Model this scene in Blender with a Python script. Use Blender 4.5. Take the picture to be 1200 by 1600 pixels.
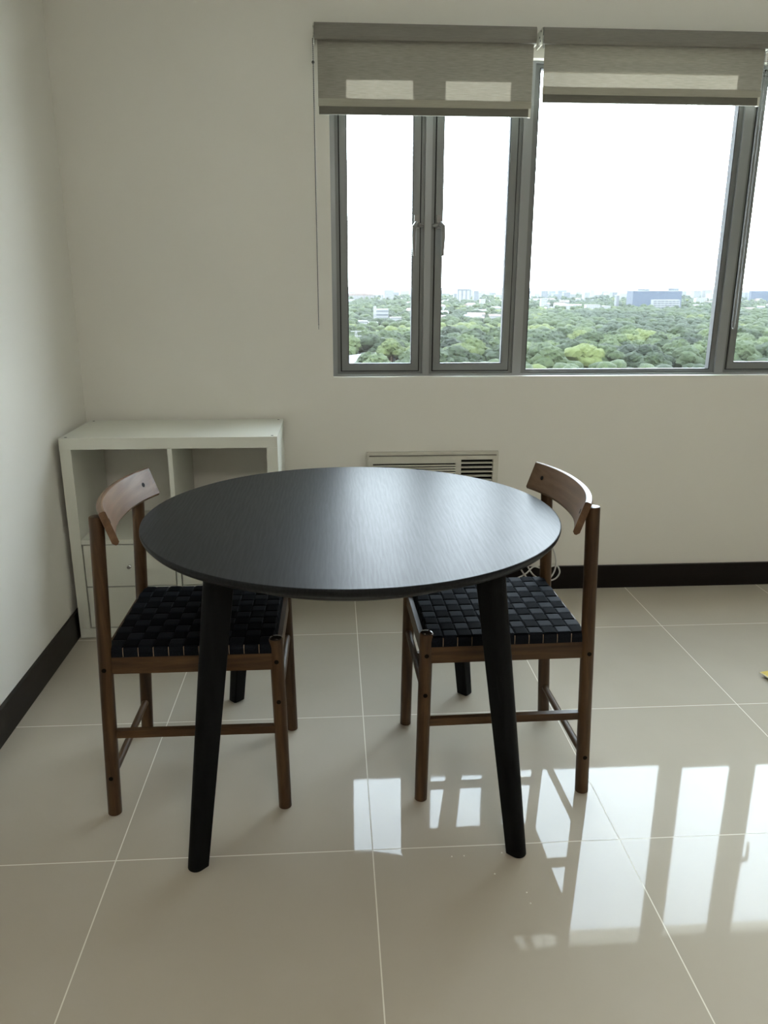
import bpy, bmesh, math, random
import numpy as np
from mathutils import Vector, Matrix, noise
R = random.Random(7)
for o in list(bpy.data.objects):
    bpy.data.objects.remove(o)
S = bpy.context.scene
COL = S.collection

# ------------------------------------------------------------------ camera
F, PITCH, YAW, ROLL = 1220.97, 0.284725, 0.0638083, 0.00191466
CAM = Vector((-1.274, -3.1763, 1.2944))
_cy, _sy, _cp, _sp = math.cos(YAW), math.sin(YAW), math.cos(PITCH), math.sin(PITCH)
FWD = Vector((_sy*_cp, _cy*_cp, -_sp)); RT = Vector((_cy, -_sy, 0)); UP = RT.cross(FWD)
RT, UP = RT*math.cos(ROLL)+UP*math.sin(ROLL), UP*math.cos(ROLL)-RT*math.sin(ROLL)
cd = bpy.data.cameras.new('camera'); cam = bpy.data.objects.new('camera', cd); COL.objects.link(cam)
cd.sensor_fit = 'VERTICAL'; cd.sensor_height = 24; cd.lens = 24*F/1600
cd.clip_start = 0.05; cd.clip_end = 30000
m = Matrix((RT, UP, -FWD)).transposed().to_4x4(); m.translation = CAM
cam.matrix_world = m
S.camera = cam

# ------------------------------------------------------------------ view, sky
S.view_settings.view_transform = 'Standard'
S.view_settings.look = 'None'
S.view_settings.gamma = 1
S.view_settings.use_curve_mapping = False
S.view_settings.exposure = 0.0
SKY = 21.0
w = bpy.data.worlds.new('sky'); S.world = w; w.use_nodes = True
nt = w.node_tree; nt.nodes.clear()
out = nt.nodes.new('ShaderNodeOutputWorld'); bg = nt.nodes.new('ShaderNodeBackground')
tc = nt.nodes.new('ShaderNodeTexCoord'); sep = nt.nodes.new('ShaderNodeSeparateXYZ')
rmp = nt.nodes.new('ShaderNodeValToRGB')
nt.links.new(tc.outputs['Generated'], sep.inputs[0])
nt.links.new(sep.outputs['Z'], rmp.inputs[0])
e = rmp.color_ramp.elements
e[0].position = 0.0; e[0].color = (0.80, 0.85, 0.88, 1)
e[1].position = 0.16; e[1].color = (0.87, 0.92, 1.0, 1)
k = e.new(0.62); k.color = (0.78, 0.88, 1.0, 1)
k = e.new(0.85); k.color = (0.30, 0.36, 0.45, 1)
nz = nt.nodes.new('ShaderNodeTexNoise'); nz.inputs['Scale'].default_value = 3.5; nz.inputs['Detail'].default_value = 5
nt.links.new(tc.outputs['Generated'], nz.inputs['Vector'])
mp = nt.nodes.new('ShaderNodeMapRange')
mp.inputs['From Min'].default_value = 0.35; mp.inputs['From Max'].default_value = 0.65
mp.inputs['To Min'].default_value = SKY*0.88; mp.inputs['To Max'].default_value = SKY*1.1
nt.links.new(nz.outputs['Fac'], mp.inputs['Value'])
nt.links.new(rmp.outputs[0], bg.inputs['Color']); nt.links.new(mp.outputs[0], bg.inputs['Strength'])
nt.links.new(bg.outputs[0], out.inputs[0])

# added fill light behind the camera, not a known lamp of the room
_l = bpy.data.lights.new('fill_light', 'AREA'); _l.shape = 'DISK'; _l.size = .9; _l.energy = 34; _l.color = (1., .95, .88)
_lo = bpy.data.objects.new('fill_light', _l); COL.objects.link(_lo); _lo.location = (-.6, -4.3, 2.56)

# ------------------------------------------------------------------ materials
def mat(name, col=(.5,.5,.5), rough=.5, metal=0., spec=.5, coat=0.):
    M = bpy.data.materials.new(name); M.use_nodes = True
    b = M.node_tree.nodes['Principled BSDF']
    b.inputs['Base Color'].default_value = (*col, 1); b.inputs['Roughness'].default_value = rough
    b.inputs['Metallic'].default_value = metal; b.inputs['Specular IOR Level'].default_value = spec
    b.inputs['Coat Weight'].default_value = coat
    return M
def N(M, t, **kw):
    n = M.node_tree.nodes.new(t)
    for a, v in kw.items():
        if a in n.inputs: n.inputs[a].default_value = v
        else: setattr(n, a, v)
    return n
def L(M, a, b): M.node_tree.links.new(a, b)
def coords(M, scale=(1,1,1), rot=(0,0,0), obj=True):
    t = N(M, 'ShaderNodeTexCoord'); mp_ = N(M, 'ShaderNodeMapping')
    mp_.inputs['Scale'].default_value = scale; mp_.inputs['Rotation'].default_value = rot
    L(M, t.outputs['Object' if obj else 'Generated'], mp_.inputs[0]); return mp_.outputs[0]
def bump(M, h, strength=.2, dist=.002):
    b = N(M, 'ShaderNodeBump', Strength=strength, Distance=dist)
    L(M, h, b.inputs['Height']); L(M, b.outputs[0], M.node_tree.nodes['Principled BSDF'].inputs['Normal'])
def ramp(M, fac, stops):
    r = N(M, 'ShaderNodeValToRGB'); el = r.color_ramp.elements
    el[0].position, el[0].color = stops[0][0], (*stops[0][1], 1)
    el[1].position, el[1].color = stops[-1][0], (*stops[-1][1], 1)
    for p, c in stops[1:-1]:
        x = el.new(p); x.color = (*c, 1)
    L(M, fac, r.inputs[0]); return r.outputs[0]
def mottled(M, scale, a, b, detail=4, sc=(1,1,1)):
    n = N(M, 'ShaderNodeTexNoise', Scale=scale, Detail=detail)
    L(M, coords(M, sc), n.inputs['Vector'])
    c = ramp(M, n.outputs['Fac'], [(.3, a), (.7, b)])
    L(M, c, M.node_tree.nodes['Principled BSDF'].inputs['Base Color'])
    return n.outputs['Fac']

M_wall = mat('painted_plaster', rough=.75, spec=.25)
f = mottled(M_wall, 1.3, (.765,.738,.672), (.79,.765,.70))
n2 = N(M_wall, 'ShaderNodeTexNoise', Scale=90., Detail=3); L(M_wall, coords(M_wall), n2.inputs['Vector'])
bump(M_wall, n2.outputs['Fac'], .08, .001)
M_ceil = mat('ceiling_paint', rough=.8); mottled(M_ceil, 1., (.76,.75,.70), (.79,.78,.73))

# floor: glossy porcelain tiles 0.6 m with pale grout, lines placed on the real joints
M_floor = mat('porcelain_tile', rough=.045, spec=.20)
def floor_nodes(M):
    b = M.node_tree.nodes['Principled BSDF']
    t = N(M, 'ShaderNodeTexCoord'); s = N(M, 'ShaderNodeSeparateXYZ'); L(M, t.outputs['Object'], s.inputs[0])
    def line(sock, off):
        a = N(M, 'ShaderNodeMath', operation='ADD'); a.inputs[1].default_value = off+60
        L(M, sock, a.inputs[0])
        mo = N(M, 'ShaderNodeMath', operation='MODULO'); mo.inputs[1].default_value = .6; L(M, a.outputs[0], mo.inputs[0])
        c = N(M, 'ShaderNodeMath', operation='COMPARE'); c.inputs[1].default_value = .3; c.inputs[2].default_value = .0014
        L(M, mo.outputs[0], c.inputs[0]); return c.outputs[0]
    lx = line(s.outputs['X'], .3); ly = line(s.outputs['Y'], .3+.4184)
    mx = N(M, 'ShaderNodeMath', operation='MAXIMUM'); L(M, lx, mx.inputs[0]); L(M, ly, mx.inputs[1])
    n = N(M, 'ShaderNodeTexNoise', Scale=2.2, Detail=6.); L(M, t.outputs['Object'], n.inputs['Vector'])
    tile = ramp(M, n.outputs['Fac'], [(.3, (.455,.405,.325)), (.7, (.495,.445,.365))])
    mix = N(M, 'ShaderNodeMixRGB'); L(M, mx.outputs[0], mix.inputs[0]); L(M, tile, mix.inputs[1]); mix.inputs[2].default_value = (.80,.77,.68,1)
    L(M, mix.outputs[0], b.inputs['Base Color'])
    r = N(M, 'ShaderNodeMapRange'); r.inputs['To Min'].default_value = .035; r.inputs['To Max'].default_value = .6
    L(M, mx.outputs[0], r.inputs['Value']); L(M, r.outputs[0], b.inputs['Roughness'])
floor_nodes(M_floor)

M_base = mat('dark_skirting', (.012,.009,.008), .35, spec=.2); mottled(M_base, 6., (.0045,.003,.0026), (.008,.0055,.005), sc=(1,1,8))
M_white = mat('white_foil', rough=.38); mottled(M_white, 3., (.70,.70,.62), (.73,.73,.65))
M_whitep = mat('white_plastic', (.62,.60,.52), .4); mottled(M_whitep, 20., (.58,.56,.48), (.61,.59,.51))
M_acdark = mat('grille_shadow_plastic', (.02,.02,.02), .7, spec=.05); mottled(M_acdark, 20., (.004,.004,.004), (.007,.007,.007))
M_alu = mat('grey_aluminium', rough=.38, metal=.35); mottled(M_alu, 5., (.175,.185,.182), (.21,.22,.216), sc=(1,1,.2))
M_alul = mat('lit_grey_aluminium', rough=.35, metal=.35); mottled(M_alul, 5., (.27,.285,.285), (.32,.33,.33), sc=(1,1,.2))  # paler copy of the frame metal; highlight on mullion faces put into the colour
M_gasket = mat('black_gasket', (.01,.01,.01), .7); mottled(M_gasket, 30., (.008,.008,.008), (.014,.014,.014))
M_handle = mat('handle_metal', rough=.35, metal=.5); mottled(M_handle, 30., (.20,.197,.19), (.23,.227,.22))
M_chrome = mat('chrome', rough=.15, metal=1.); mottled(M_chrome, 30., (.72,.72,.72), (.8,.8,.8))
M_cord = mat('white_cable', rough=.5); mottled(M_cord, 30., (.50,.49,.46), (.56,.55,.52))
M_chain = mat('bead_chain_plastic', rough=.45); mottled(M_chain, 300., (.12,.12,.11), (.17,.17,.16))
M_yel = mat('yellow_board', rough=.6); mottled(M_yel, 40., (.62,.45,.08), (.72,.54,.12))
M_yel2 = mat('board_edge', rough=.6); mottled(M_yel2, 40., (.80,.72,.50), (.88,.80,.58))
M_dark = mat('dark_plug', rough=.6, spec=.1); mottled(M_dark, 60., (.004,.003,.002), (.008,.006,.004))
M_cam = mat('cap_grey', rough=.5); mottled(M_cam, 60., (.10,.10,.09), (.13,.13,.12))
M_speck = mat('speck', rough=.8); mottled(M_speck, 200., (.80,.78,.70), (.9,.88,.8))

def wood(name, a, b, c, rough, axis, sc=9.):
    M = mat(name, rough=rough, spec=.3)
    s = [3.5, 3.5, 3.5]; s[axis] = .35
    co = coords(M, s)
    n = N(M, 'ShaderNodeTexNoise', Scale=sc, Detail=7., Roughness=.62, Distortion=.5); L(M, co, n.inputs['Vector'])
    col = ramp(M, n.outputs['Fac'], [(.30, a), (.5, b), (.72, c)])
    L(M, col, M.node_tree.nodes['Principled BSDF'].inputs['Base Color'])
    bump(M, n.outputs['Fac'], .12, .001)
    return M
WA, WB, WC = (.025,.0115,.0042), (.062,.031,.012), (.115,.063,.026)
W_x = wood('walnut_stained_along', WA, WB, WC, .42, 0)
W_y = wood('walnut_stained_across', WA, WB, WC, .42, 1)
W_z = wood('walnut_stained_upright', WA, WB, WC, .42, 2)
W_back = wood('walnut_stained_plywood', (.054,.024,.009), (.118,.061,.029), (.190,.108,.058), .38, 1, 5.)

# black stained ash
M_ash = mat('black_ash', (.012,.013,.014), .3, spec=.10)
def ash(M):
    b = M.node_tree.nodes['Principled BSDF']
    co = coords(M, (26, 1.1, 26))
    n = N(M, 'ShaderNodeTexNoise', Scale=8., Detail=6., Roughness=.7, Distortion=.8); L(M, co, n.inputs['Vector'])
    co2 = coords(M, (1., .16, 1.))
    wv = N(M, 'ShaderNodeTexWave', Scale=30., Distortion=9., Detail=2.); wv.bands_direction = 'X'
    wv.inputs['Detail Scale'].default_value = 1.2
    L(M, co2, wv.inputs['Vector'])
    ad = N(M, 'ShaderNodeMath', operation='ADD'); L(M, n.outputs['Fac'], ad.inputs[0])
    ml = N(M, 'ShaderNodeMath', operation='MULTIPLY'); ml.inputs[1].default_value = .16; L(M, wv.outputs['Fac'], ml.inputs[0])
    L(M, ml.outputs[0], ad.inputs[1])
    c = ramp(M, ad.outputs[0], [(.45, (.010,.011,.012)), (.9, (.018,.020,.021))])
    L(M, c, b.inputs['Base Color'])
    r = N(M, 'ShaderNodeMapRange'); r.inputs['From Min'].default_value = .4; r.inputs['From Max'].default_value = 1.0
    r.inputs['To Min'].default_value = .42; r.inputs['To Max'].default_value = .36
    L(M, ad.outputs[0], r.inputs['Value']); L(M, r.outputs[0], b.inputs['Roughness'])
    bump(M, ad.outputs[0], .13, .0004)
ash(M_ash)
M_ashleg = mat('black_ash_leg', (.012,.013,.014), .5, spec=.08)
mottled(M_ashleg, 10., (.0030,.0035,.004), (.006,.0066,.007), sc=(6,6,.5))

def web(name, rough, sheen, axis, a, b_):
    M = mat(name, rough=rough, spec=.04)
    sc = [260., 260., 260.]; sc[axis] = 900.
    n = N(M, 'ShaderNodeTexNoise', Scale=1., Detail=2.); L(M, coords(M, sc), n.inputs['Vector'])
    c = ramp(M, n.outputs['Fac'], [(.3, a), (.7, b_)])
    b = M.node_tree.nodes['Principled BSDF']; L(M, c, b.inputs['Base Color'])
    b.inputs['Sheen Weight'].default_value = sheen; b.inputs['Sheen Roughness'].default_value = .4
    b.inputs['Sheen Tint'].default_value = (.5,.62,.85,1)
    bump(M, n.outputs['Fac'], .35, .0006); return M
M_apron = mat('black_ash_apron', (.02,.02,.02), .4, spec=.5); mottled(M_apron, 10., (.016,.017,.017), (.026,.027,.027), sc=(.5,6,6))  # paler than the legs; light reflected off the floor is in the colour
M_web = web('black_webbing_lengthwise', .8, .0, 0, (.0012,.0015,.0022), (.0028,.0034,.005))
M_web2 = web('black_webbing_crosswise', .6, .0, 1, (.0045,.0055,.0078), (.0090,.0108,.0150))  # paler copy; stronger sheen of the crosswise straps is put into the colour

# woven screen fabric of the roller blinds: reflects, glows through and lets a little sky through its weave
def screen(name, dif, trl, op):
    M = bpy.data.materials.new(name); M.use_nodes = True; t = M.node_tree; t.nodes.clear()
    o = N(M, 'ShaderNodeOutputMaterial'); d = N(M, 'ShaderNodeBsdfDiffuse'); tr = N(M, 'ShaderNodeBsdfTranslucent'); tp = N(M, 'ShaderNodeBsdfTransparent')
    co = coords(M, (1, 1, 1)); wv = N(M, 'ShaderNodeTexNoise', Scale=1., Detail=2.)
    mp_ = N(M, 'ShaderNodeMapping'); mp_.inputs['Scale'].default_value = (25, 1, 420); L(M, co, mp_.inputs[0]); L(M, mp_.outputs[0], wv.inputs['Vector'])
    c = ramp(M, wv.outputs['Fac'], [(.3, tuple(x*.82 for x in dif)), (.7, tuple(x*1.15 for x in dif))])
    L(M, c, d.inputs['Color'])
    tr.inputs['Color'].default_value = (*trl, 1)
    c2 = ramp(M, wv.outputs['Fac'], [(.3, tuple(x*1.25 for x in op)), (.7, tuple(x*.75 for x in op))])
    L(M, c2, tp.inputs['Color'])
    a1 = N(M, 'ShaderNodeAddShader'); a2 = N(M, 'ShaderNodeAddShader')
    L(M, d.outputs[0], a1.inputs[0]); L(M, tr.outputs[0], a1.inputs[1]); L(M, a1.outputs[0], a2.inputs[0]); L(M, tp.outputs[0], a2.inputs[1])
    L(M, a2.outputs[0], o.inputs[0]); return M
M_screen = screen('woven_screen_fabric', (.26,.245,.21), (.013,.0115,.0085), (.0155,.0135,.0100))
M_hem = mat('hem_fabric', rough=.8); mottled(M_hem, 200., (.33,.31,.25), (.38,.36,.29), sc=(.1,1,3))
M_hemd = mat('hem_rail_fabric', rough=.8); mottled(M_hemd, 200., (.12,.115,.09), (.15,.14,.11), sc=(.1,1,3))
M_val = mat('valance_fabric', rough=.8); mottled(M_val, 300., (.19,.178,.15), (.225,.21,.18), sc=(.1,1,2))

M_glass = bpy.data.materials.new('window_glass'); M_glass.use_nodes = True
M_glass.node_tree.nodes.clear()
_o = N(M_glass, 'ShaderNodeOutputMaterial'); _t = N(M_glass, 'ShaderNodeBsdfTransparent'); _g = N(M_glass, 'ShaderNodeBsdfGlossy', Roughness=.02)
_lw = N(M_glass, 'ShaderNodeLayerWeight'); _lw.inputs['Blend'].default_value = .5
_pw = N(M_glass, 'ShaderNodeMath', operation='POWER'); _pw.inputs[1].default_value = 5.; L(M_glass, _lw.outputs['Facing'], _pw.inputs[0])
_f = N(M_glass, 'ShaderNodeMath', operation='MULTIPLY_ADD'); _f.inputs[1].default_value = .95; _f.inputs[2].default_value = .04; L(M_glass, _pw.outputs[0], _f.inputs[0]); _m = N(M_glass, 'ShaderNodeMixShader')
_n = N(M_glass, 'ShaderNodeTexNoise', Scale=3.); L(M_glass, coords(M_glass), _n.inputs['Vector'])
_c = ramp(M_glass, _n.outputs['Fac'], [(.3, (.93,.965,.96)), (.7, (.95,.98,.975))]); L(M_glass, _c, _t.inputs['Color'])
L(M_glass, _f.outputs[0], _m.inputs[0]); L(M_glass, _t.outputs[0], _m.inputs[1]); L(M_glass, _g.outputs[0], _m.inputs[2]); L(M_glass, _m.outputs[0], _o.inputs[0])

# ------------------------------------------------------------------ helpers
def box(bm, x0, x1, y0, y1, z0, z1):
    v = [bm.verts.new(p) for p in ((x0,y0,z0),(x1,y0,z0),(x1,y1,z0),(x0,y1,z0),(x0,y0,z1),(x1,y0,z1),(x1,y1,z1),(x0,y1,z1))]
    for q in ((0,3,2,1),(4,5,6,7),(0,1,5,4),(1,2,6,5),(2,3,7,6),(3,0,4,7)): bm.faces.new([v[i] for i in q])
def loft(bm, rings, cap=True):
    vs = [[bm.verts.new(p) for p in r] for r in rings]; n = len(vs[0])
    for a, b in zip(vs, vs[1:]):
        for i in range(n): bm.faces.new((a[i], a[(i+1)%n], b[(i+1)%n], b[i]))
    if cap: bm.faces.new(vs[0][::-1]); bm.faces.new(vs[-1])
def tube(bm, pts, rad, seg=16, cap=True, flat=1.):
    pts = [Vector(p) for p in pts]; rings = []
    up0 = None
    for i, p in enumerate(pts):
        d = (pts[min(i+1, len(pts)-1)]-pts[max(i-1, 0)]).normalized()
        if up0 is None:
            up0 = Vector((0,0,1)) if abs(d.z) < .9 else Vector((1,0,0))
        a = d.cross(up0).normalized(); b = a.cross(d).normalized(); up0 = b
        r = rad[i] if isinstance(rad, (list, tuple)) else rad
        rings.append([p+a*math.cos(2*math.pi*k/seg)*r+b*math.sin(2*math.pi*k/seg)*r*flat for k in range(seg)])
    loft(bm, rings, cap)
def round_rod(bm, p0, p1, r0, r1, seg=20, rnd=.004, rnd0=.0015):
    p0, p1 = Vector(p0), Vector(p1); d = (p1-p0).normalized(); ln = (p1-p0).length
    P, Q = [], []
    for t, s in ((0, 1-rnd0/r0), (rnd0, 1)): P.append(p0+d*t); Q.append(r0*s)
    for k in range(1, 6): P.append(p0.lerp(p1, k/6)); Q.append(r0+(r1-r0)*k/6)
    for t in range(5):
        a = t/4*math.pi/2
        P.append(p1-d*rnd*(1-math.sin(a))); Q.append(r1-rnd*(1-math.cos(a)))
    tube(bm, P, Q, seg)
def lathe(bm, prof, seg=96, c=(0,0,0)):
    rings = [[Vector((c[0]+r*math.cos(2*math.pi*k/seg), c[1]+r*math.sin(2*math.pi*k/seg), c[2]+z)) for k in range(seg)] for r, z in prof]
    loft(bm, rings, True)
def obj(name, bm, M, parent=None, bev=0., smooth=False, label=None, seg=2):
    if bev:
        ed = [e for e in bm.edges if len(e.link_faces) == 2 and e.calc_face_angle(0) > .6]
        bmesh.ops.bevel(bm, geom=ed, offset=bev, segments=seg, affect='EDGES', profile=.6, clamp_overlap=True)
    bmesh.ops.recalc_face_normals(bm, faces=bm.faces[:])
    me = bpy.data.meshes.new(name); bm.to_mesh(me); bm.free()
    me.materials.append(M)
    if smooth:
        for p in me.polygons: p.use_smooth = True
        me.set_sharp_from_angle(angle=math.radians(40))
    o = bpy.data.objects.new(name, me); COL.objects.link(o)
    if parent: o.parent = parent
    if label: o['label'] = label
    return o
def boxes(name, bs, M, parent=None, bev=0., **k):
    bm = bmesh.new()
    for b in bs: box(bm, *b)
    return obj(name, bm, M, parent, bev, **k)
def tag(o, label=None, cat=None, group=None, kind=None):
    if label: o['label'] = label
    if cat: o['category'] = cat
    if group: o['group'] = group
    if kind: o['kind'] = kind
    return o
def empty(name, loc=(0,0,0), rz=0.):
    o = bpy.data.objects.new(name, None); COL.objects.link(o); o.location = loc; o.rotation_euler = (0,0,rz); o.empty_display_size = .1
    return o
def copy_tree(o, parent=None):
    c = o.copy(); COL.objects.link(c)
    if parent: c.parent = parent
    for ch in list(o.children): copy_tree(ch, c)
    return c

# ------------------------------------------------------------------ room shell
XL, XR, YB, ZC = -2.266, 2.4, -5.6, 2.62
WX0, WX1, WZ0, WZ1 = -1.276, 1.09, .931, 2.088
st = lambda o: tag(o, kind='structure')
st(boxes('floor', [(XL-.2, XR+.2, YB-.2, .2, -.15, 0)], M_floor))
st(boxes('ceiling', [(XL-.2, XR+.2, YB-.2, .2, ZC, ZC+.15)], M_ceil))
st(boxes('wall_left', [(XL-.2, XL, YB-.2, .2, 0, ZC)], M_wall))
st(boxes('wall_right', [(XR, XR+.2, YB-.2, .2, 0, ZC)], M_wall))
st(boxes('wall_rear', [(XL, XR, YB-.2, YB, 0, ZC)], M_wall))
bm = bmesh.new()
def slab_with_hole(bm, x0, x1, z0, z1, hx0, hx1, hz0, hz1, y0, y1):
    for a in ((x0,hx0,z0,z1),(hx1,x1,z0,z1),(hx0,hx1,z0,hz0),(hx0,hx1,hz1,z1)):
        box(bm, a[0], a[1], y0, y1, a[2], a[3])
    bmesh.ops.remove_doubles(bm, verts=bm.verts[:], dist=1e-5)
slab_with_hole(bm, XL, 1.3, 0, ZC, WX0, WX1, WZ0, WZ1, 0, .2)
box(bm, 1.3, XR, 0, .2, 0, ZC)
bmesh.ops.remove_doubles(bm, verts=bm.verts[:], dist=1e-5)
st(obj('wall_back', bm, M_wall))
st(boxes('baseboard_back', [(XL+.013, XR-.013, -.013, 0, 0, .104)], M_base, bev=.0015))
st(boxes('baseboard_left', [(XL, XL+.013, YB, -.0, 0, .104)], M_base, bev=.0015))
st(boxes('baseboard_right', [(XR-.013, XR, YB, -.0, 0, .104)], M_base, bev=.0015))

# ------------------------------------------------------------------ windows
YF = .048    # front of the frames
def ring(bm, x0, x1, z0, z1, wl, wr, wb, wt, y0, y1):
    box(bm, x0, x0+wl, y0, y1, z0, z1); box(bm, x1-wr, x1, y0, y1, z0, z1)
    box(bm, x0+wl, x1-wr, y0, y1, z0, z0+wb); box(bm, x0+wl, x1-wr, y0, y1, z1-wt, z1)
def handle(parent, x, side):
    h = None
    bm = bmesh.new(); z = 1.512
    box(bm, x-.010, x+.010, .024, .042, z-.012, z+.036)
    h = obj('handle', bm, M_handle, parent, bev=.003, label='grey lever handle')
    bm = bmesh.new()
    tube(bm, [(x, .030, z), (x-side*.004, .012, z+.004), (x-side*.012, .004, z-.006), (x-side*.013, .002, z-.04), (x-side*.011, .004, z-.115)], [.008, .0085, .009, .0085, .006], 12)
    obj('lever', bm, M_handle, h, smooth=True)
    bm = bmesh.new(); tube(bm, [(x+side*.004, .026, z), (x+side*.018, .026, z-.002), (x+side*.026, .030, z-.002)], [.008, .008, .005], 10)
    obj('latch', bm, M_handle, h, smooth=True)
def casement_pair(name, x0, x1):
    r = st(empty(name, (0,0,0)))
    mid = (x0+x1)/2
    bm = bmesh.new()
    ring(bm, x0+.018, mid-.013, WZ0+.008, WZ1-.012, .013, .013, .009, .02, YF, YF+.034)
    ring(bm, mid+.013, x1-.018, WZ0+.008, WZ1-.012, .013, .013, .009, .02, YF, YF+.034)
    obj('window_frame', bm, M_alu, r, bev=.0015)
    bm = bmesh.new()
    ring(bm, x0, x1, WZ0, WZ1, .018, .018, .008, .012, YF-.012, YF+.036)
    box(bm, mid-.013, mid+.013, YF-.014, YF+.036, WZ0+.008, WZ1-.012)
    obj('mullion', bm, M_alul, r, bev=.0015)
    for a, b, s in ((x0+.0355, mid-.0305, 1), (mid+.0305, x1-.0355, -1)):
        bm = bmesh.new(); ring(bm, a, b, WZ0+.0215, WZ1-.0365, .0265, .0265, .0255, .0255, YF-.006, YF+.030)
        sa = obj('sash', bm, M_alu, r, bev=.0015)
        bm = bmesh.new(); ring(bm, a-.0045, b+.0045, WZ0+.017, WZ1-.032, .006, .006, .006, .006, YF+.004, YF+.028)
        obj('gasket', bm, M_gasket, sa)
        bm = bmesh.new(); ring(bm, a+.0265, b-.0265, WZ0+.047, WZ1-.062, .003, .003, .003, .003, YF-.002, YF+.026)
        obj('glazing_bead', bm, M_gasket, sa)
        boxes('glass_pane', [(a+.026, b-.026, YF+.016, YF+.022, WZ0+.0465, WZ1-.0615)], M_glass, sa)
        handle(sa, (b-.0135) if s > 0 else (a+.0135), s)
    return r
def fixed_window(name, x0, x1):
    r = st(empty(name)); bm = bmesh.new()
    ring(bm, x0+.018, x1-.018, WZ0+.007, WZ1-.008, .020, .020, .013, .012, YF, YF+.034)
    obj('window_frame', bm, M_alu, r, bev=.0015)
    bm = bmesh.new(); ring(bm, x0, x1, WZ0, WZ1, .018, .018, .007, .008, YF-.012, YF+.036)
    obj('mullion', bm, M_alul, r, bev=.0015)
    bm = bmesh.new(); ring(bm, x0+.038, x1-.038, WZ0+.020, WZ1-.02, .003, .003, .003, .003, YF-.002, YF+.03); obj('glazing_bead', bm, M_gasket, r)
    boxes('glass_pane', [(x0+.0375, x1-.0375, YF+.018, YF+.024, WZ0+.0195, WZ1-.0195)], M_glass, r)
    return r
casement_pair('window_1', -1.276, -.524)
fixed_window('window_2', -.524, .334)
casement_pair('window_3', .334, 1.09)
# ------------------------------------------------------------------ roller blinds
def roller_blind(x0, x1, zb, label, chain_x=None, chain_side=-1, zc=1.134):
    r = empty('roller_blind', ((x0+x1)/2, 0, 2.14)); tag(r, label, 'blind', 'roller blinds over the window')
    cx = (x0+x1)/2
    X = lambda a: a-cx
    Z = lambda a: a-2.14
    bm = bmesh.new()   # fabric covered valance with a rounded nose
    prof = [(-.008,2.168),(-.06,2.170),(-.082,2.166),(-.088,2.155),(-.089,2.125),(-.086,2.114),(-.080,2.112),(-.080,2.118),(-.083,2.128),(-.083,2.152),(-.075,2.160),(-.008,2.160)]
    loft(bm, [[Vector((X(x), y, Z(z))) for y, z in prof] for x in (x0, x1)])
    obj('valance', bm, M_val, r)
    bm = bmesh.new(); tube(bm, [(X(x0+.012), -.046, Z(2.13)), (X(x1-.012), -.046, Z(2.13))], .022, 20)
    obj('roller_tube', bm, M_val, r, smooth=True)
    fx0, fx1 = x0+.010, x1-.004
    bm = bmesh.new()
    for y in (-.0642,): 
        ys = -.066
        v = [bm.verts.new((X(a), ys+.0*1, Z(b))) for a, b in ((fx0, 2.13), (fx1, 2.13), (fx1, zb+.045), (fx0, zb+.045))]
        bm.faces.new(v)
    fo = obj('fabric', bm, M_screen, r)
    mo = fo.modifiers.new('t', 'SOLIDIFY'); mo.thickness = .0006; fo.modifiers.remove(mo)
    bm = bmesh.new(); box(bm, X(fx0), X(fx1), -.072, -.061, Z(zb+.026), Z(zb+.051)); obj('hem', bm, M_hem, r, bev=.003)
    bm = bmesh.new(); box(bm, X(fx0+.002), X(fx1-.010), -.071, -.061, Z(zb), Z(zb+.027)); obj('bottom_rail', bm, M_hemd, r, bev=.003)
    boxes('rail_cap', [(X(fx1-.010), X(fx1-.002), -.073, -.059, Z(zb-.002), Z(zb+.028))], M_whitep, r, bev=.002)
    for bx in (x0-.004, x1+.001):
        bm = bmesh.new(); box(bm, X(bx), X(bx+.003), -.075, 0, Z(2.112), Z(2.165))
        b = obj('bracket', bm, M_whitep, r, bev=.001)
        for yy, zz in ((-.062, 2.158), (-.045, 2.142), (-.058, 2.128), (-.04, 2.116)):
            bm = bmesh.new(); tube(bm, [(X(bx-.0008), yy, Z(zz)), (X(bx+.0038), yy, Z(zz))], .0035, 8)
            obj('hole_disc', bm, M_dark, b)  # dark discs standing in for the shaded holes of the bracket
    if chain_x is not None:
        bm = bmesh.new()
        for yy, dx in ((-.036, 0.), (-.060, .0005)):
            n = int((2.12-zc)/.0062)
            for i in range(n):
                z = 2.12-i*.0062
                bmesh.ops.create_icosphere(bm, subdivisions=1, radius=.0026, matrix=Matrix.Translation((X(chain_x+dx), yy, Z(z))))
            tube(bm, [(X(chain_x+dx), yy, Z(2.12)), (X(chain_x+dx), yy, Z(zc))], .0011, 5)
        pts = [(X(chain_x), -.048+.012*math.cos(a), Z(zc)-.012*math.sin(a)) for a in np.linspace(0, math.pi, 8)]
        tube(bm, pts, .0012, 6)
        c = obj('bead_chain', bm, M_chain, r)
        bm = bmesh.new(); bmesh.ops.create_icosphere(bm, subdivisions=2, radius=.0052, matrix=Matrix.Translation((X(chain_x), -.056, Z(2.047))))
        obj('chain_stop', bm, M_dark, c, smooth=True)
    return r
roller_blind(-1.324, -.537, 1.878, 'beige woven roller blind over the pair of narrow casement panes, hanging slightly lower', -1.330)
roller_blind(-.512, .318, 1.928, 'beige woven roller blind over the wide fixed pane in the middle')
roller_blind(.338, 1.12, 1.928, 'beige roller blind at the right picture edge, a sliver with its bead chain showing', .3305)

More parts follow.
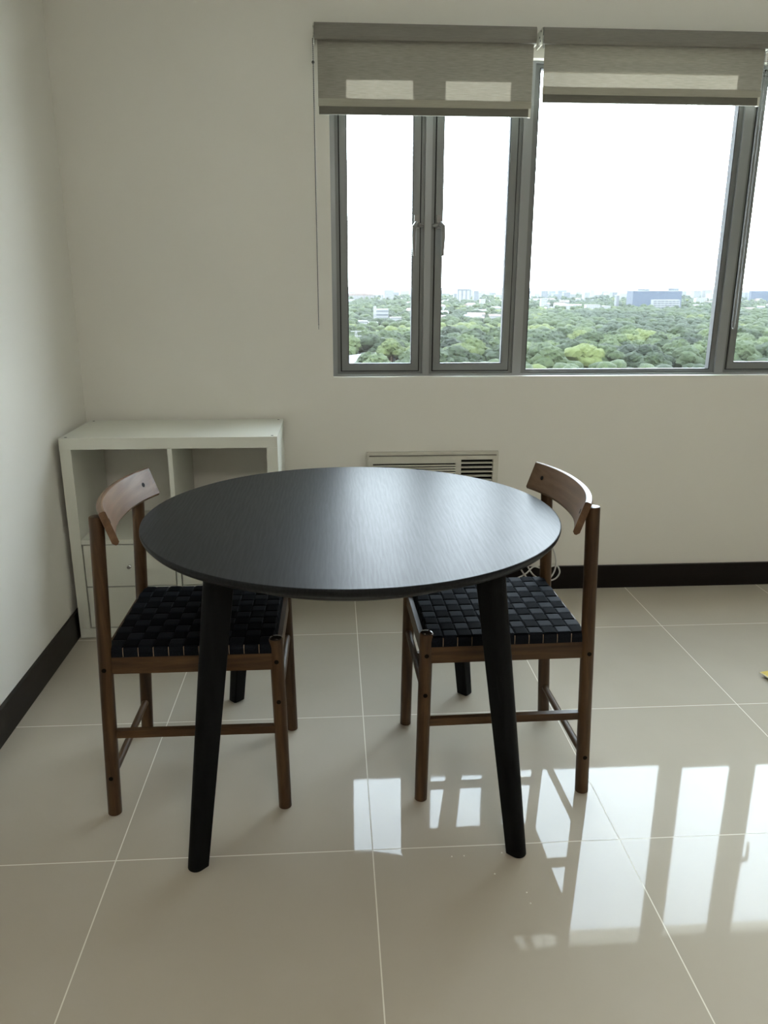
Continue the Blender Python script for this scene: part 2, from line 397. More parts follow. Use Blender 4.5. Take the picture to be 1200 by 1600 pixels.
# ------------------------------------------------------------------ wall air conditioner
ac = empty('air_conditioner', (-.869, 0, .25)); tag(ac, 'off-white window air conditioner built into the wall below the window, behind the table', 'air conditioner')
def B(x0,x1,y0,y1,z0,z1): return (x0+.869, x1+.869, y0, y1, z0-.25, z1-.25)
bm = bmesh.new()
X0, X1, Z0, Z1 = -1.144, -.594, .245, .624
for b in (B(X0,X1,-.022,0,Z1-.012,Z1), B(X0,X1,-.022,0,Z0,Z0+.012), B(X0,X0+.010,-.022,0,Z0+.012,Z1-.012), B(X1-.010,X1,-.022,0,Z0+.012,Z1-.012)): box(bm, *b)
obj('trim_frame', bm, M_whitep, ac, bev=.003)
bm = bmesh.new()
# front panel as bars around two openings
lx0, lx1, rx0, rx1 = X0+.025, -.775, -.752, -.618
zt = Z1-.012
box(bm, *B(X0+.010, lx0, -.030, -.004, Z0+.012, zt-.004))
box(bm, *B(lx0, lx1, -.030, -.004, zt-.034, zt-.004))
box(bm, *B(lx0, lx1, -.030, -.004, Z0+.012, Z0+.05))
box(bm, *B(lx1, rx0, -.030, -.004, Z0+.012, zt-.004))
box(bm, *B(rx0, rx1, -.030, -.004, zt-.020, zt-.004))
box(bm, *B(rx0, rx1, -.030, -.004, Z0+.012, Z0+.20))
box(bm, *B(rx1, X1-.010, -.030, -.004, Z0+.012, zt-.004))
obj('front_panel', bm, M_whitep, ac, bev=.002)
boxes('cavity', [B(lx0, lx1, -.008, -.001, Z0+.05, zt-.034), B(rx0, rx1, -.008, -.001, Z0+.20, zt-.020)], M_acdark, ac)  # near-black backing; shade behind the slats is put into its colour
bm = bmesh.new(); z = zt-.0405
while z > Z0+.055:
    box(bm, *B(lx0, lx1, -.029, -.020, z-.0058, z)); z -= .0105
obj('intake_grille', bm, M_whitep, ac, bev=.001)
bm = bmesh.new(); z = zt-.034
while z > Z0+.205:
    # tilted louvre blades
    c = Vector((0, -.018, z-.25)); a = B(rx0, rx1, 0, 0, 0, 0)
    prof = [(-.009, -.004), (-.009, -.0005), (.004, .0025), (.004, .0005)]
    loft(bm, [[Vector((x, c.y+p, c.z+q)) for p, q in prof] for x in (a[0], a[1])]); z -= .0185
obj('louvre', bm, M_whitep, ac)

# ------------------------------------------------------------------ power cord
def smooth_path(pts, n=8):
    P = [Vector(p) for p in pts]; P = [P[0]*2-P[1]]+P+[P[-1]*2-P[-2]]; o = []
    for i in range(1, len(P)-2):
        for k in range(n):
            t = k/n; a, b, c, d = P[i-1:i+3]
            o.append(.5*((2*b)+(c-a)*t+(2*a-5*b+4*c-d)*t*t+(3*b-a-3*c+d)*t**3))
    o.append(P[-2]); return o
bm = bmesh.new()
tube(bm, smooth_path([(-.70,-.010,.243),(-.60,-.022,.25),(-.40,-.03,.24),(-.345,-.03,.20),(-.325,-.033,.14),(-.332,-.036,.085),(-.37,-.04,.045),(-.43,-.045,.05),(-.475,-.045,.10),(-.49,-.04,.14),(-.47,-.03,.165),
    (-.455,-.028,.13),(-.42,-.03,.075),(-.37,-.034,.05),(-.325,-.034,.055),(-.305,-.033,.085),(-.318,-.030,.115),(-.345,-.028,.11),(-.375,-.030,.10),(-.42,-.034,.115),(-.455,-.038,.085),(-.51,-.042,.060),(-.57,-.042,.058),(-.62,-.04,.075),(-.66,-.03,.12),(-.66,-.02,.22)]), .0036, 8)
tag(obj('power_cord', bm, M_cord, smooth=True), 'white power cord hanging in loose loops in front of the dark baseboard', 'cord')

# ------------------------------------------------------------------ shelving unit
kx, ky = -1.8625, -.2095
K = empty('shelving_unit', (kx, ky, 0)); tag(K, 'white cube shelving unit with drawers in its lower row, in the left corner', 'shelf')
hw, hd, HH = .3825, .1935, .768
boxes('top_board', [(-hw, hw, -hd, hd, HH-.040, HH)], M_white, K, bev=.0012)
boxes('bottom_board', [(-hw, hw, -hd, hd, .003, .041)], M_white, K, bev=.0012)
for s in (-1, 1):
    boxes('side_board', [(min(s*hw, s*(hw-.039)), max(s*hw, s*(hw-.039)), -hd, hd, .0415, HH-.0405)], M_white, K, bev=.0012)
boxes('divider', [(-.008, .008, -hd+.001, hd, .0415, HH-.0405)], M_white, K, bev=.0008)
for s in (-1, 1):
    a, b = sorted((s*.0085, s*(hw-.0395)))
    boxes('shelf_board', [(a, b, -hd+.001, hd, .374, .391)], M_white, K, bev=.0008)
for s in (-1, 1):
    a, b = sorted((s*.0085, s*(hw-.0395)))
    for z0, z1 in ((.0455, .2050), (.2095, .3700)):
        d = boxes('drawer', [(a+.0040, b-.0040, -hd+.002, -hd+.018, z0, z1), (a+.012, b-.012, -hd+.018, hd-.03, z0+.006, z1-.03)], M_white, K, bev=.0008)
        cx_, cz = (a+b)/2, (z0+z1)/2
        bm = bmesh.new(); tube(bm, [(cx_, -hd+.002, cz), (cx_, -hd-.006, cz), (cx_, -hd-.010, cz), (cx_, -hd-.018, cz), (cx_, -hd-.021, cz)], [.0045, .0045, .008, .0085, .006], 18)
        obj('knob', bm, M_chrome, d, smooth=True, label='small chrome knob')
for sx in (-1, 1):
    for sy in (-1, 1):
        bm = bmesh.new(); lathe(bm, [(.0045, 0), (.0045, .0009)], 16, (sx*(hw-.019), sy*(hd-.022), HH))
        obj('cam_cap', bm, M_cam, K, label='grey screw cap')

# ------------------------------------------------------------------ round table
TX, TY, TZ, TR = -1.233, -1.272, .735, .519
T = empty('dining_table', (TX, TY, 0)); tag(T, 'round black ash dining table with four splayed legs in the middle of the room', 'table')
bm = bmesh.new()
lathe(bm, [(TR-.030, TZ-.027), (TR-.010, TZ-.022), (TR-.002, TZ-.013), (TR, TZ-.007), (TR, TZ-.0025), (TR-.0008, TZ-.0008), (TR-.0025, TZ), (TR-.0035, TZ), (TR-.3, TZ)], 192)
obj('tabletop', bm, M_ash, T, smooth=True)
bm = bmesh.new()
seg = 128; r0, r1, za, zb_ = .375, .404, .662, TZ-.027
rings = [[Vector((r*math.cos(2*math.pi*k/seg), r*math.sin(2*math.pi*k/seg), z)) for k in range(seg)] for r, z in ((r0, za), (r1-.003, za), (r1, za+.003), (r1, zb_), (r0, zb_), (r0, za))]
loft(bm, rings, False); bmesh.ops.remove_doubles(bm, verts=bm.verts[:], dist=1e-6)
obj('apron', bm, M_apron, T, smooth=True)
def leg_section(wt, wr, n=14):
    # flat face towards the table centre, rounded face outwards
    p = [(-wr/2, -wt/2+.004), (-wr/2+.004, -wt/2), (0, -wt/2)]
    for k in range(1, n):
        a = -math.pi/2+math.pi*k/n
        p.append((wr*.5*abs(math.cos(a))**.8*1.0, wt/2*math.sin(a)))
    p += [(0, wt/2), (-wr/2+.004, wt/2), (-wr/2, wt/2-.004)]
    return p
for sx in (-1, 1):
    for sy in (-1, 1):
        bm = bmesh.new(); rings = []
        rad = Vector((sx, sy, 0)).normalized(); tan = Vector((-rad.y, rad.x, 0))
        for z, wt, wr in ((0.0, .030, .032), (.003, .040, .042), (.15, .043, .046), (.40, .049, .052), (.60, .053, .057), (.708, .055, .059)):
            c = Vector((sx*(.374-.108*z), sy*(.379-.108*z), z))
            rings.append([c+rad*a+tan*b for a, b in leg_section(wt, wr)])
        loft(bm, rings); obj('leg', bm, M_ashleg, T, smooth=True)

# ------------------------------------------------------------------ chairs
def make_chair():
    C = empty('dining_chair', (0,0,0))
    hy, bx, fx = .183, -.2155, .2155
    lean = .042
    BL = lambda z, s: Vector((bx+lean*z, s*(hy+.012*z), z))
    FL = lambda z, s: Vector((fx-.016*z, s*(hy-.004*z), z))
    for s in (-1, 1):
        bm = bmesh.new(); round_rod(bm, BL(0, s), BL(.789, s), .0172, .0165, rnd=.003)
        l = obj('leg', bm, W_z, C, smooth=True)
        for z in (.410, .111):
            bm = bmesh.new(); tube(bm, [BL(z, s)+Vector((0, s*.010, 0)), BL(z, s)+Vector((0, s*.0178, 0))], .0056, 14)
            obj('peg', bm, M_dark, l, label='dark round peg')
    for s in (-1, 1):
        bm = bmesh.new(); round_rod(bm, FL(0, s), FL(.472, s), .0165, .0172, rnd=.002)
        l = obj('leg', bm, W_z, C, smooth=True)
        for z in (.417, .309):
            bm = bmesh.new(); tube(bm, [FL(z, s)+Vector((0, s*.010, 0)), FL(z, s)+Vector((0, s*.0178, 0))], .0056, 14)
            obj('peg', bm, M_dark, l, label='dark round peg')
        bm = bmesh.new(); lathe(bm, [(.0145, 0), (.0145, .003), (.011, .0052), (.004, .0062)], 24, FL(.4715, s))
        obj('leg_cap', bm, M_glossblack, l, smooth=True, label='glossy dark leg cap')
    for s in (-1, 1):
        bm = bmesh.new(); box(bm, bx+.030, fx-.018, s*hy-.011, s*hy+.011, .395, .438)
        obj('side_rail', bm, W_x, C, bev=.003)
        bm = bmesh.new(); a, b = BL(.228, s), FL(.228, s); box(bm, a.x+.014, b.x-.014, s*hy-.008, s*hy+.008, .218, .238)
        obj('stretcher', bm, W_x, C, bev=.005)
    bm = bmesh.new(); box(bm, fx-.020, fx+.002, -hy+.014, hy-.014, .395, .440); obj('front_rail', bm, W_y, C, bev=.003)
    bm = bmesh.new(); box(bm, bx+.006, bx+.028, -hy+.014, hy-.014, .395, .438); obj('rear_rail', bm, W_y, C, bev=.003)
    bm = bmesh.new(); tube(bm, [(FL(.309, -1).x, -hy+.012, .309), (FL(.309, 1).x, hy-.012, .309)], .0095, 16); obj('stretcher', bm, W_y, C, smooth=True)
    bm = bmesh.new(); tube(bm, [(BL(.110, -1).x, -hy+.012, .110), (BL(.110, 1).x, hy-.012, .110)], .0095, 16); obj('stretcher', bm, W_y, C, smooth=True)
    # woven seat
    x0, x1, y0, y1 = bx+.026, fx-.012, -hy-.009, hy+.009
    nx, ny = 11, 10; px, py = (x1-x0)/nx, (y1-y0)/ny; zc, am, th = .4635, .0022, .0016
    bm = bmesh.new()
    inner = [(x0+.006, x1-.006, y0+.006, y1-.006, .4385, .4575)]
    def ribbon(path, wdir, wid, gap):
        # path: list of (pos, normal); ribbon lies across wdir
        vs = []
        for p, nrm in path:
            e_ = wid/2
            row = [p-wdir*e_-nrm*.0006, p-wdir*(e_-.002)+nrm*th*.5, p+wdir*(e_-.002)+nrm*th*.5, p+wdir*e_-nrm*.0006, p+wdir*e_-nrm*th, p-wdir*e_-nrm*th]
            vs.append([bm.verts.new(q) for q in row])
        for a, b in zip(vs, vs[1:]):
            for i in range(6): bm.faces.new((a[i], a[(i+1)%6], b[(i+1)%6], b[i]))
    def wave(t, par):      # t in cells; smooth over/under
        i = int(math.floor(t)); fr = t-i; s = 1 if (i+par)%2 == 0 else -1
        edge = min(fr, 1-fr)*2
        return s*min(1, edge*3.2)**.7
    for i in range(nx):
        xc = x0+px*(i+.5); path = [(Vector((xc, y0-.0015, .4385)), Vector((0,-1,0))), (Vector((xc, y0-.0015, .452)), Vector((0,-1,0))), (Vector((xc, y0+.0005, zc-.003)), Vector((0,-.7,.7)))]
        for k in range(1, ny*8):
            t = k/8; path.append((Vector((xc, y0+py*t, zc+am*wave(t, i))), Vector((0,0,1))))
        path += [(Vector((xc, y1-.0005, zc-.003)), Vector((0,.7,.7))), (Vector((xc, y1+.0015, .452)), Vector((0,1,0))), (Vector((xc, y1+.0015, .4385)), Vector((0,1,0)))]
        ribbon(path, Vector((1,0,0)), px-.0017, 0)
    ws = obj('woven_seat', bm, M_web2, C, label='black woven webbing seat')
    bm = bmesh.new()
    for j in range(ny):
        yc = y0+py*(j+.5); path = [(Vector((x0-.0015, yc, .441)), Vector((-1,0,0))), (Vector((x0-.0015, yc, .452)), Vector((-1,0,0))), (Vector((x0+.0005, yc, zc-.003)), Vector((-.7,0,.7)))]
        for k in range(1, nx*8):
            t = k/8; path.append((Vector((x0+px*t, yc, zc+am*wave(t, j+1))), Vector((0,0,1))))
        path += [(Vector((x1-.0005, yc, zc-.003)), Vector((.7,0,.7))), (Vector((x1+.0015, yc, .452)), Vector((1,0,0))), (Vector((x1+.0015, yc, .441)), Vector((1,0,0)))]
        ribbon(path, Vector((0,1,0)), py-.0017, 0)
    obj('lengthwise_straps', bm, M_web, ws)
    bm = bmesh.new()
    for b in ((x0+.002, x1-.002, y0+.001, y0+.020, .4385, .4600), (x0+.002, x1-.002, y1-.020, y1-.001, .4385, .4600), (x0+.001, x0+.018, y0+.020, y1-.020, .4385, .4600), (x1-.018, x1-.001, y0+.020, y1-.020, .4385, .4600)): box(bm, *b)
    obj('seat_frame', bm, W_pale, ws)
    # curved back band, leaning outwards at its top
    bm = bmesh.new(); n = 40; hl, th_ = .221, .016
    tilt = math.radians(19); hgt = .082
    rings = []
    for k in range(n+1):
        t = -1+2*k/n; y = hl*t
        xo = -.214+.045*abs(t)**2.2
        nx_, ny_ = 1.0, -(.045*2.2*abs(t)**1.2*(1 if t > 0 else -1))/hl
        nn = Vector((nx_, ny_, 0)).normalized()
        top = Vector((xo, y, .803)); dwn = (Vector((math.sin(tilt), 0, -math.cos(tilt))))
        end = 1.0
        sec = []
        for a, b in ((0,.003), (.003,0), (th_-.003,0), (th_,.003), (th_,hgt-.005), (th_-.005,hgt), (.006,hgt), (0,hgt-.007)):
            nt_ = Vector((nn.x*math.cos(tilt), nn.y, nn.x*math.sin(tilt)))
            sec.append(top+nt_*a+dwn*b)
        rings.append(sec)
    loft(bm, rings); bk = obj('backrest', bm, W_back, C, smooth=True)
    for s in (-1, 1):
        t = s*.775; xo = -.214+.045*abs(t)**2.2
        nn = Vector((1, -(.045*2.2*abs(t)**1.2*s)/hl, 0)).normalized(); nt_ = Vector((nn.x*math.cos(tilt), nn.y, nn.x*math.sin(tilt)))
        c = Vector((xo, hl*t, .803))+Vector((math.sin(tilt), 0, -math.cos(tilt)))*.040
        bm = bmesh.new(); tube(bm, [c+nt_*(th_-.004), c+nt_*(th_+.0006)], .0062, 14); obj('peg', bm, M_dark, bk, label='dark round peg')
    return C
M_glossblack = mat('dark_lacquer', rough=.12); mottled(M_glossblack, 40., (.014,.011,.009), (.022,.017,.013))
W_pale = wood('pale_wood', (.35,.25,.16), (.45,.33,.22), (.55,.43,.30), .5, 0)
ch = make_chair(); ch.location = (-1.632, -1.258, 0)
tag(ch, 'brown wooden chair with black woven seat left of the round table, by the shelving unit', 'chair', 'chairs at the round table')
ch2 = copy_tree(ch); ch2.location = (-.853, -1.245, 0); ch2.rotation_euler = (0, 0, math.pi+.02)
tag(ch2, 'brown wooden chair with black woven seat right of the round table, facing left', 'chair', 'chairs at the round table')

# ------------------------------------------------------------------ small things on the floor
yb = empty('board', (.171, -.842, 0), math.radians(14)); tag(yb, 'corner of a flat yellow board lying on the floor tiles at the right edge', 'board')
boxes('sheet', [(0, .32, -.22, 0, .012, .0155)], M_yel, yb, bev=.001)
boxes('dark_core', [(.012, .31, -.212, -.008, 0, .012)], M_dark, yb)  # dark block standing in for the shadow below the raised sheet
boxes('edge_strip', [(-.003, 0, -.22, 0, .0115, .016), (-.003, .32, -.223, -.22, .0115, .016)], M_yel2, yb)

def at_floor(u, v, z=0.):
    d = FWD*F+RT*(u-600)+UP*(800-v); t = (z-CAM.z)/d.z; return CAM+d*t
for i, (u, v, r, lab) in enumerate(((706,1339,.0020,'white crumb on the floor tile left of the near right table leg, leftmost'),
        (725,1338,.0020,'white crumb on the floor tile left of the near right table leg, second from left'),
        (784,1333,.0020,'white crumb on the floor tile just left of the near right table leg foot'),
        (773,1366,.0020,'white crumb on the floor tile below and left of the near right table leg foot'),
        (823,1395,.0018,'white crumb below the near right table leg foot, farther of two'),
        (829,1412,.0020,'white crumb below the near right table leg foot, nearest the camera'))):
    p = at_floor(u, v); bm = bmesh.new()
    bmesh.ops.create_icosphere(bm, subdivisions=2, radius=r)
    for vv in bm.verts: vv.co *= 1+.35*noise.noise(vv.co*900+Vector((i*3, 0, 0))); vv.co.z = max(vv.co.z*.7, -r*.55)
    o = obj('speck', bm, M_speck); o.location = (p.x, p.y, r*.55); tag(o, lab, 'speck', 'crumbs on the floor')  # tiny pale lumps on the tiles

# ================================================================== outside
GZ = -58.7
def ground_at(u, v): return at_floor(u, v, GZ)
def in_photo(x, y, z):
    d = Vector((x, y, z))-CAM; return 600+F*d.dot(RT)/d.dot(FWD), 800-F*d.dot(UP)/d.dot(FWD)
def pane(u):
    # which window pane a far thing is seen through, in words
    for lim, t in ((590, 'left half of the leftmost pane'), (664, 'right half of the leftmost pane'), (738, 'left half of the second pane'), (803, 'right half of the second pane'),
                   (865, 'far left of the middle pane'), (925, 'left part of the middle pane'), (985, 'centre of the middle pane'), (1045, 'right part of the middle pane'), (1122, 'far right of the middle pane')):
        if u < lim: return t
    return 'rightmost pane\'s visible strip'
M_ground = mat('distant_ground', rough=.9); mottled(M_ground, .004, (.008,.012,.006), (.015,.018,.011), 8)
g = boxes('ground', [(-7000, 7000, 150, 12000, GZ-1, GZ)], M_ground); st(g)

def tree_mat(name, a, b, c, s=0.):
    M = mat(name, rough=.85, spec=.15)
    gp = N(M, 'ShaderNodeNewGeometry')
    n = N(M, 'ShaderNodeTexNoise', Scale=.42, Detail=5., Roughness=.72); L(M, gp.outputs['Position'], n.inputs['Vector'])
    oi = N(M, 'ShaderNodeObjectInfo')
    ad = N(M, 'ShaderNodeMath', operation='MULTIPLY_ADD'); ad.inputs[1].default_value = .35; L(M, oi.outputs['Random'], ad.inputs[0]); L(M, n.outputs['Fac'], ad.inputs[2])
    col = ramp(M, ad.outputs[0], [(.44-s, a), (.64-s, b), (.84-s, c)])
    L(M, col, M.node_tree.nodes['Principled BSDF'].inputs['Base Color'])
    bump(M, n.outputs['Fac'], .7, 1.2)
    return M
T_dark = tree_mat('foliage_dark', (.0030,.0050,.0025), (.0090,.0135,.0062), (.023,.031,.0135))
T_mid = tree_mat('foliage_mid', (.0050,.0080,.0034), (.0150,.0215,.0085), (.036,.046,.018))
T_yel = tree_mat('foliage_yellow_green', (.008,.012,.0040), (.024,.032,.0095), (.048,.057,.018), .14)
def crown(seed, sub=2, lumps=9, rad=1.):
    rr = random.Random(seed); bm = bmesh.new()
    for k in range(lumps):
        a = rr.uniform(0, 6.28); d = 0 if k == 0 else rr.uniform(.35, .68)
        c = Vector((d*math.cos(a), d*math.sin(a), rr.uniform(-.05, .38) if k else .40))
        r = rr.uniform(.30, .48) if k else .62
        b2 = bmesh.new(); bmesh.ops.create_icosphere(b2, subdivisions=sub+(1 if k == 0 else 0), radius=r)
        for v in b2.verts:
            n_ = noise.noise(v.co*5+Vector((seed*7+k, 0, 0)))*.22+noise.noise(v.co*13+Vector((0, seed+k*3, 0)))*.14
            v.co = v.co*(1+n_); v.co.z *= .72; v.co += c
        vs = [bm.verts.new(v.co) for v in b2.verts]; b2.verts.index_update()
        for f_ in b2.faces: bm.faces.new([vs[v.index] for v in f_.verts])
        b2.free()
    return bm
protos = {}
def tree(kind, seed, x, y, r, label, group):
    key = (kind, seed)
    if key not in protos:
        o = obj('tree', crown(seed, 3, 11), {'d': T_dark, 'm': T_mid, 'y': T_yel}[kind], smooth=True)
        # trunk down to the ground, hidden in the canopy
        bm = bmesh.new(); tube(bm, [(0,0,-1.0), (0,0,.1)], .05, 6); obj('trunk', bm, W_z, o)
        protos[key] = o; c = o
    else:
        c = copy_tree(protos[key])
    c.location = (x, y, GZ+r); c.scale = (r, r, r*R.uniform(.9, 1.15)); c.rotation_euler = (0, 0, R.uniform(0, 6.28))
    tag(c, label, 'tree', group); return c
# nearest canopy: individual trees on a jittered grid inside the wedge the window shows
cand = []
y = 330.
while y < 1150:
    sp = 17.
    xa, xb = CAM.x-(y-CAM.y)*.42-12, CAM.x+(y-CAM.y)*.80+12
    x = xa
    while x < xb:
        cand.append((x+R.uniform(-3.5, 3.5), y+R.uniform(-3.5, 3.5))); x += sp
    y += 15.5
cand = [c for c in cand if c[1] < 560 or True]
KEEP_OUT = [(ground_at(568, 588), 34, 42)]
cand = [c for c in cand if not any(abs(c[0]-p.x) < a and abs(c[1]-p.y) < b for p, a, b in KEEP_OUT)]
cand.sort(key=lambda c: c[1])
seen = [c for c in cand if 534 < in_photo(c[0], c[1], GZ+12)[0] < 1206]
seen = [c for c in seen if c[1] >= 470]; near = seen[:285]; _ns = set(near); rest = [c for c in cand if c not in _ns]
for i, (x, y) in enumerate(near):
    q = noise.noise(Vector((x*.018, y*.018, 3.))) 
    k_ = 'y' if (q > .3 and R.random() < .35) or R.random() < .05 else ('m' if q > -.12 else 'd')
    rowt = 'nearest' if y < 560 else ('second-nearest' if y < 650 else ('farther' if y < 760 else 'farthest single'))
    kt = {'y': 'yellow-green', 'm': 'mid green', 'd': 'dark green'}[k_]; pt = pane(in_photo(x, y, GZ+12)[0])
    lab = '%s tree in the %s rows, %s' % (kt, rowt, pt)
    grp = '%s trees, %s rows, %s' % (kt, rowt, pt)
    tree(k_, R.randrange(4), x, y, R.uniform(8.5, 13.5), lab, grp)
# special nearer light tree behind the left pane
p = ground_at(607, 572)
tree('y', 1, p.x, p.y-25, 11.5, 'large bright yellow-green tree seen at the bottom of the leftmost window pane', 'yellow-green trees in the park')

# the remaining forest: one mass of crowns nobody could count
def base_crown(seed, sub):
    bm = crown(seed, sub, 6); bm.verts.index_update()
    V = np.array([v.co[:] for v in bm.verts]); Fc = np.array([[v.index for v in f_.verts] for f_ in bm.faces]); bm.free(); return V, Fc
def mass(name, pts, M, sub, rlo, rhi, label):
    bases = [base_crown(20+i, sub) for i in range(4)]; VV, FF, off = [], [], 0
    for x, y in pts:
        V, Fc = bases[R.randrange(4)]; r = R.uniform(rlo, rhi); a = R.uniform(0, 6.28); c, s = math.cos(a), math.sin(a)
        W = np.empty_like(V); W[:, 0] = (V[:, 0]*c-V[:, 1]*s)*r+x; W[:, 1] = (V[:, 0]*s+V[:, 1]*c)*r+y; W[:, 2] = V[:, 2]*r+GZ+r*.9
        VV.append(W); FF.append(Fc+off); off += len(V)
    V = np.concatenate(VV); Fc = np.concatenate(FF)
    me = bpy.data.meshes.new(name); me.vertices.add(len(V)); me.vertices.foreach_set('co', V.ravel())
    me.loops.add(Fc.size); me.loops.foreach_set('vertex_index', Fc.ravel().astype(np.int32))
    me.polygons.add(len(Fc)); me.polygons.foreach_set('loop_start', np.arange(0, Fc.size, 3, dtype=np.int32)); me.polygons.foreach_set('loop_total', np.full(len(Fc), 3, dtype=np.int32))
    me.update(calc_edges=True); me.validate(); me.materials.append(M)
    for p_ in me.polygons: p_.use_smooth = True
    o = bpy.data.objects.new(name, me); COL.objects.link(o); tag(o, label, 'trees', kind='stuff'); return o
groups = {'d': [], 'm': [], 'y': []}
BLD = []      # filled below; trees keep clear of buildings
def far(y0, y1, sp, dens):
    y = y0; o = []
    while y < y1:
        xa, xb = CAM.x-(y-CAM.y)*.42-30, CAM.x+(y-CAM.y)*.80+30; x = xa
        while x < xb:
            if R.random() < dens: o.append((x+R.uniform(-sp*.3, sp*.3), y+R.uniform(-sp*.3, sp*.3)))
            x += sp
        y += sp
    return o

# ------------------------------------------------------------------ buildings
def facade(name, wall, glass_, nx, nz, fw=.5, fh=.5):
    # painted facade with rows of windows as surface pattern
    M = mat(name, wall, .7)
    t = N(M, 'ShaderNodeTexCoord'); s = N(M, 'ShaderNodeSeparateXYZ'); L(M, t.outputs['Generated'], s.inputs[0])
    def band(sock, n, f_):
        a = N(M, 'ShaderNodeMath', operation='MULTIPLY'); a.inputs[1].default_value = n; L(M, sock, a.inputs[0])
        b = N(M, 'ShaderNodeMath', operation='FRACT'); L(M, a.outputs[0], b.inputs[0])
        c = N(M, 'ShaderNodeMath', operation='GREATER_THAN'); c.inputs[1].default_value = 1-f_; L(M, b.outputs[0], c.inputs[0]); return c.outputs[0]
    mu = N(M, 'ShaderNodeMath', operation='MULTIPLY'); L(M, band(s.outputs['X'], nx, fw), mu.inputs[0]); L(M, band(s.outputs['Z'], nz, fh), mu.inputs[1])
    mix = N(M, 'ShaderNodeMixRGB'); L(M, mu.outputs[0], mix.inputs[0]); mix.inputs[1].default_value = (*wall, 1); mix.inputs[2].default_value = (*glass_, 1)
    L(M, mix.outputs[0], M.node_tree.nodes['Principled BSDF'].inputs['Base Color']); return M
M_fw = facade('white_facade', (.10,.10,.097), (.022,.025,.03), 7, 5)
M_fp = facade('pale_facade', (.065,.063,.058), (.03,.033,.036), 9, 7)
M_fg = facade('grey_facade', (.035,.038,.042), (.02,.023,.026), 6, 9)
M_blue = facade('blue_glass_facade', (.006,.012,.026), (.010,.018,.034), 16, 8, .8, .7)
M_roofl = mat('light_roof', rough=.8); mottled(M_roofl, .1, (.09,.09,.087), (.12,.12,.115))
M_roofr = mat('tile_roof', rough=.8); mottled(M_roofr, .1, (.06,.038,.03), (.08,.05,.038))
M_groof = mat('grey_metal_roof', rough=.6); mottled(M_groof, .1, (.024,.028,.031), (.03,.034,.038))
M_conc = mat('white_concrete', rough=.8); mottled(M_conc, .1, (.09,.09,.09), (.11,.11,.108))
M_dglass = mat('dark_window_band', rough=.3); mottled(M_dglass, .1, (.012,.018,.024), (.018,.024,.03))
def placed(u0, u1, vt, vb, H0=0.):
    a, b = ground_at(u0, vb), ground_at(u1, vb); d = (a.y+b.y)/2-CAM.y
    cen = (a+b)/2; wdt = abs(b.x-a.x)
    ht = CAM.z-(vt-443.3)*d/F/1.08*1.0-GZ
    # exact height from the ray through the roof line at that distance
    dr = FWD*F+RT*((u0+u1)/2-600)+UP*(800-vt); ht = CAM.z+dr.z/dr.y*(cen.y-CAM.y)-GZ
    return cen.x, cen.y, wdt, max(ht, 3)
def block(u0, u1, vt, vb, dep, M, label, group=None, name='building', cat='building', roof=True):
    x, y, wd, h = placed(u0, u1, vt, vb); BLD.append((x, y, wd, dep))
    r = empty(name, (x, y+dep/2, GZ)); tag(r, label, cat, group)
    boxes('walls', [(-wd/2, wd/2, -dep/2, dep/2, 0, h)], M, r)
    if roof: boxes('roof', [(-wd/2-.5, wd/2+.5, -dep/2-.5, dep/2+.5, h, h+1.2)], M_roofl, r)
    return r, wd, h
# wide blue office block with its white car park in front
b, wd, h = block(987, 1063, 455, 486, 40, M_blue, 'wide blue glass office block standing above the trees behind the middle pane', None)
boxes('penthouse', [(-wd*.38, -wd*.14, -10, 10, h, h+5), (wd*.26, wd*.47, -8, 10, h, h+7)], M_dglass, b)
x, y, wd, h = placed(1019, 1060, 469, 488); BLD.append((x, y, wd, 20))
b = empty('parking_garage', (x, y, GZ)); tag(b, 'white open-sided parking garage in front of the blue glass office block', 'building')
boxes('dark_core', [(-wd/2+1, wd/2-1, 1, 14, 0, h-1)], M_dglass, b)
for k in range(5): boxes('deck', [(-wd/2, wd/2, -1, 15, h*(.30+.7*k/4)-.9, h*(.30+.7*k/4)+.9)], M_conc, b)
for k in range(8): boxes('column', [(-wd/2+wd*k/7-.6, -wd/2+wd*k/7+.6, -1.6, -1.0, 0, h)], M_conc, b)
# banded mid-rise
x, y, wd, h = placed(585, 607, 483, 507); BLD.append((x, y, wd, 18))
b = empty('office_building', (x, y+8, GZ)); tag(b, 'white mid-rise block with horizontal window bands seen through the leftmost pane', 'building')
boxes('walls', [(-wd/2, wd/2, -8, 8, 0, h)], M_conc, b)
for k in range(4): boxes('window_band', [(-wd/2+.5, wd/2-.5, -8.4, -8.0, h*(.12+.23*k), h*(.12+.23*k)+h*.10)], M_dglass, b)
boxes('stair_tower', [(-wd/2-1, -wd/2+3, -8.8, -2, 0, h+4)], M_conc, b)
# twin striped tower
x, y, wd, h = placed(715, 735, 453, 476); BLD.append((x, y, wd, 25))
b = empty('tower_block', (x, y+10, GZ)); tag(b, 'tall tower block with white vertical stripes on the skyline in the second pane', 'building')
boxes('walls', [(-wd/2, wd/2, -10, 10, 0, h)], M_fg, b)
for k in range(3): boxes('vertical_panel', [(-wd*.42+wd*.32*k, -wd*.42+wd*.32*k+wd*.19, -10.8, -10, 0, h-2)], M_conc, b)
boxes('roof', [(-wd/2-1, wd/2+1, -11, 11, h, h+2)], M_fg, b)
block(750, 758, 468, 482, 14, M_conc, 'slim white block standing right of the striped tower in the second pane')
